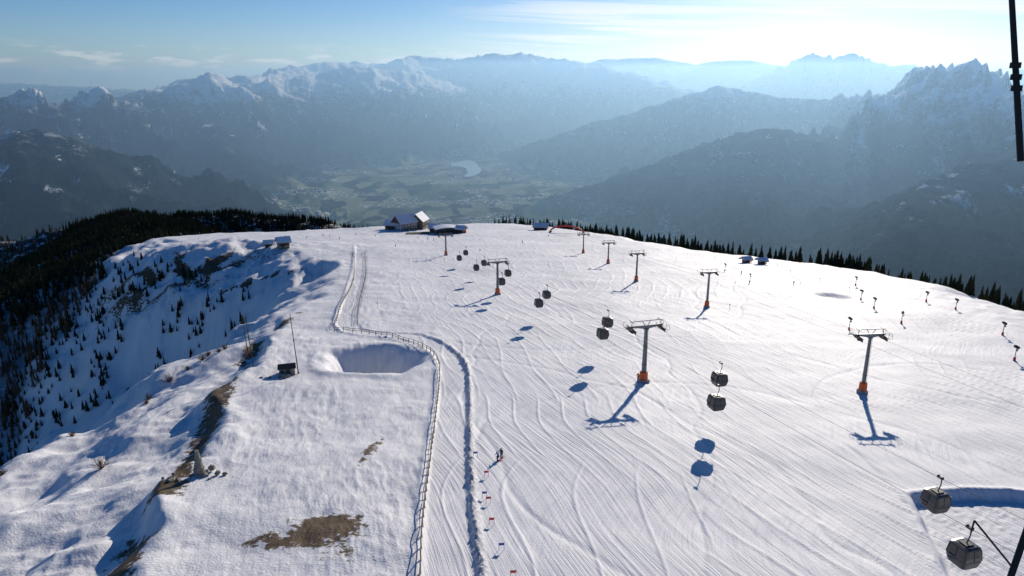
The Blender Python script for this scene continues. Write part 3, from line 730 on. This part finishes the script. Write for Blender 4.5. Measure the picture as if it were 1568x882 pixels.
# ---------------------------------------------------------------- mast beside the viewpoint
def vp(px,py,d):
    u,a,b=ray(px,py); return Vector((u*d,a*d,b*d))
e=group('weather_mast',(0,0,0)); d_=5.0
top=vp(1546,-60,d_); bot=vp(1563,247,d_)
MB().cyl(top,bot,.018,.022,10).obj('whip_rod',BLACK,e)
cl_=MB()
for py in (100,118,135): 
    c=top.lerp(bot,(py+60)/307); cl_.cyl(c-Vector((0,0,.02)),c+Vector((0,0,.02)),.035,None,10)
cl_.obj('clamps',BLACK,e)
mx=Vector((8.5,4.4,0)); 
MB().cyl(top,(mx.x,mx.y,top.z+.1),.03,None,8).obj('cross_bar',DARK,e)
MB().cyl((mx.x,mx.y,-48),(mx.x,mx.y,top.z+.6),.12,.07,12).obj('mast',DARK,e)
s0=vp(1578,795,5.0); MB().cyl(s0,vp(1540,905,5.0),.022,None,10).cyl(s0,(mx.x,mx.y,s0.z+.6),.028,None,10).obj('strut',BLACK,e)
MB().cyl(vp(1492,797,5.0),vp(1545,862,5.0),.007,None,8).cyl(vp(1492,797,5.0),vp(1487,815,5.0),.006,None,8).cyl(vp(1545,862,5.0),vp(1552,872,5.0),.007,None,8).obj('stay_rod',DARK,e)
# ---------------------------------------------------------------- vegetation
def conifer_tpl(tiers,star,seed,larch=False):
    r_=np.random.default_rng(seed); V=[];Fc=[]
    for i,(rad,z_) in enumerate(((.022,0),(.004,.97))):
        for j in range(4): V.append((rad*math.cos(j*math.pi/2),rad*math.sin(j*math.pi/2),z_))
    for j in range(4): a=j;c=(j+1)%4; Fc+= [(a,c,c+4),(a,c+4,a+4)]
    for t in range(tiers):
        z0=.1+.78*(t/tiers); top=z0+(.30 if not larch else .2)*(1-.45*t/tiers); rad=.17*(1-z0)**.85*(1.05 if not larch else .85)
        b=len(V); V.append((0,0,min(top,1.0))); m_=star*2; ph=r_.uniform(0,6)
        for j in range(m_):
            k_=(1.0 if j%2==0 else .45)*r_.uniform(.7,1.25); th=ph+2*math.pi*j/m_
            V.append((rad*k_*math.cos(th),rad*k_*math.sin(th),z0-(.03 if j%2==0 else -.03)+r_.uniform(-.02,.02)))
        for j in range(m_): 
            if larch and r_.random()<.3: continue
            Fc.append((b,b+1+j,b+1+(j+1)%m_))
    return np.array(V),np.array(Fc)
FOL,nt=newmat('spruce_needles'); n=N(nt); g=n.node('ShaderNodeNewGeometry')
c=n.mix(n.noise(g.outputs['Position'],.35,3,.7),(.012,.022,.014),(.05,.055,.03)); c=n.mix(n.math('MULTIPLY',n.ss(n.noise(g.outputs['Position'],.05,2),.5,.65),.4),c,(.09,.055,.03)); n.diffuse(c)
LAR,nt=newmat('larch_twigs'); n=N(nt); g=n.node('ShaderNodeNewGeometry')
n.diffuse(n.mix(n.noise(g.outputs['Position'],.3,3,.7),(.06,.04,.028),(.22,.135,.075)))
def forest(name,pts,hts,tpls,m):
    CO=[];FA=[];off=0; z=H(pts[:,0],pts[:,1])
    which=rng.integers(0,len(tpls),len(pts))
    for k_,(tv,tf) in enumerate(tpls):
        s=which==k_; P=pts[s]; nn=len(P)
        if nn==0: continue
        hh=hts[s]; th=rng.uniform(0,6.28,nn); c_,s_=np.cos(th),np.sin(th); wd=rng.uniform(.8,1.25,nn)*hh
        vx=(tv[None,:,0]*c_[:,None]-tv[None,:,1]*s_[:,None])*wd[:,None]+P[:,0,None]
        vy=(tv[None,:,0]*s_[:,None]+tv[None,:,1]*c_[:,None])*wd[:,None]+P[:,1,None]
        vz=tv[None,:,2]*hh[:,None]+z[s][:,None]-.3
        CO.append(np.stack([vx,vy,vz],-1).reshape(-1,3)); FA.append((tf[None]+ (np.arange(nn)*len(tv))[:,None,None]).reshape(-1,3)+off); off+=nn*len(tv)
    return mesh_np(name,np.concatenate(CO),np.concatenate(FA),3,[m],False)
lowT=[conifer_tpl(4,5,s) for s in (1,2,3)]; hiT=[conifer_tpl(9,7,s) for s in (4,5,6,7)]; larT=[conifer_tpl(9,6,s,True) for s in (8,9,10)]
n_=20000; px_=rng.uniform(-900,700,n_); py_=rng.uniform(180,1250,n_)
n2_=14000; px_=np.concatenate([px_,rng.uniform(-560,-235,n2_)]); py_=np.concatenate([py_,rng.uniform(240,950,n2_)])
d_m=sdf(px_,py_,PLATEAU); den=fbm(px_,py_,60,3,200)
keep=(d_m>12)&((py_>470)|(px_<-252)|(px_>0))&(np.abs(np.arctan2(px_,py_))<.74)&(den>-.6)&~((px_>0)&(d_m<22)&(den<-.1))
P=np.stack([px_[keep],py_[keep]],1); near=(np.hypot(P[:,0],P[:,1])<520)
hts=rng.uniform(6,12.5,len(P))*(1-.35*(rng.random(len(P))**3))
isl=(fbm(P[:,0],P[:,1],70,3,210)>-.15)&(P[:,0]<-150)&(P[:,1]<440)
forest('distant_conifer_forest',P[~near],hts[~near],lowT,FOL)
sel=near&~isl; forest('conifer_forest',P[sel],hts[sel],hiT,FOL)
sel=near&isl
if sel.any(): forest('larch_forest',P[sel],hts[sel],larT,LAR)
n_=10000; px_=rng.uniform(-240,330,n_); py_=rng.uniform(200,760,n_); d_m=sdf(px_,py_,PLATEAU)
keep=(d_m>13)&(d_m<80)&((px_>0)|(py_>560))
P=np.stack([px_[keep],py_[keep]],1); forest('conifer_belt',P,rng.uniform(6.5,12.5,len(P))*(.85+.15*(P[:,1]>330)),hiT[:3],FOL)
n_=1500; px_=rng.uniform(-275,-130,n_); py_=rng.uniform(230,425,n_); d_m=sdf(px_,py_,PLATEAU); den=fbm(px_,py_,22,3,220)
keep=(d_m>3)&(d_m<170)&(((px_<-215)&(rng.random(n_)<.35+.45*(px_<-240)))|((den>.05)&(py_>325)))
P=np.stack([px_[keep],py_[keep]],1); forest('young_conifers',P,rng.uniform(2.5,7,len(P)),hiT,FOL)
def shrub(px,py,s=1.6):
    p=hit(px,py); m=MB()
    for i in range(26):
        th=random.uniform(0,6.28); el_=random.uniform(.5,1.4); L=s*random.uniform(.6,1); d=Vector((math.cos(th)*math.cos(el_),math.sin(th)*math.cos(el_),math.sin(el_)))
        a=Vector((0,0,-.1)); b=a+d*L; m.cyl(a,b,.05,.012,4,False)
        for k_ in range(5):
            q_=a.lerp(b,random.uniform(.35,1)); dd=(d+Vector((random.gauss(0,.7),random.gauss(0,.7),random.gauss(0,.3)))).normalized(); m.cyl(q_,q_+dd*L*.35,.03,.008,3,False)
    m.obj('bare_shrub',LAR,None,False,p)
for a in ((310,552,2),(258,585,2.4),(318,545,1.6),(40,672,2),(155,718,2.2),(228,612,1.5),(2,728,1.6),(112,668,1.2),(288,566,1.2),(345,535,1.6),(335,540,1.3),(225,618,1)): shrub(*a)
print('T all',time.time()-T0)
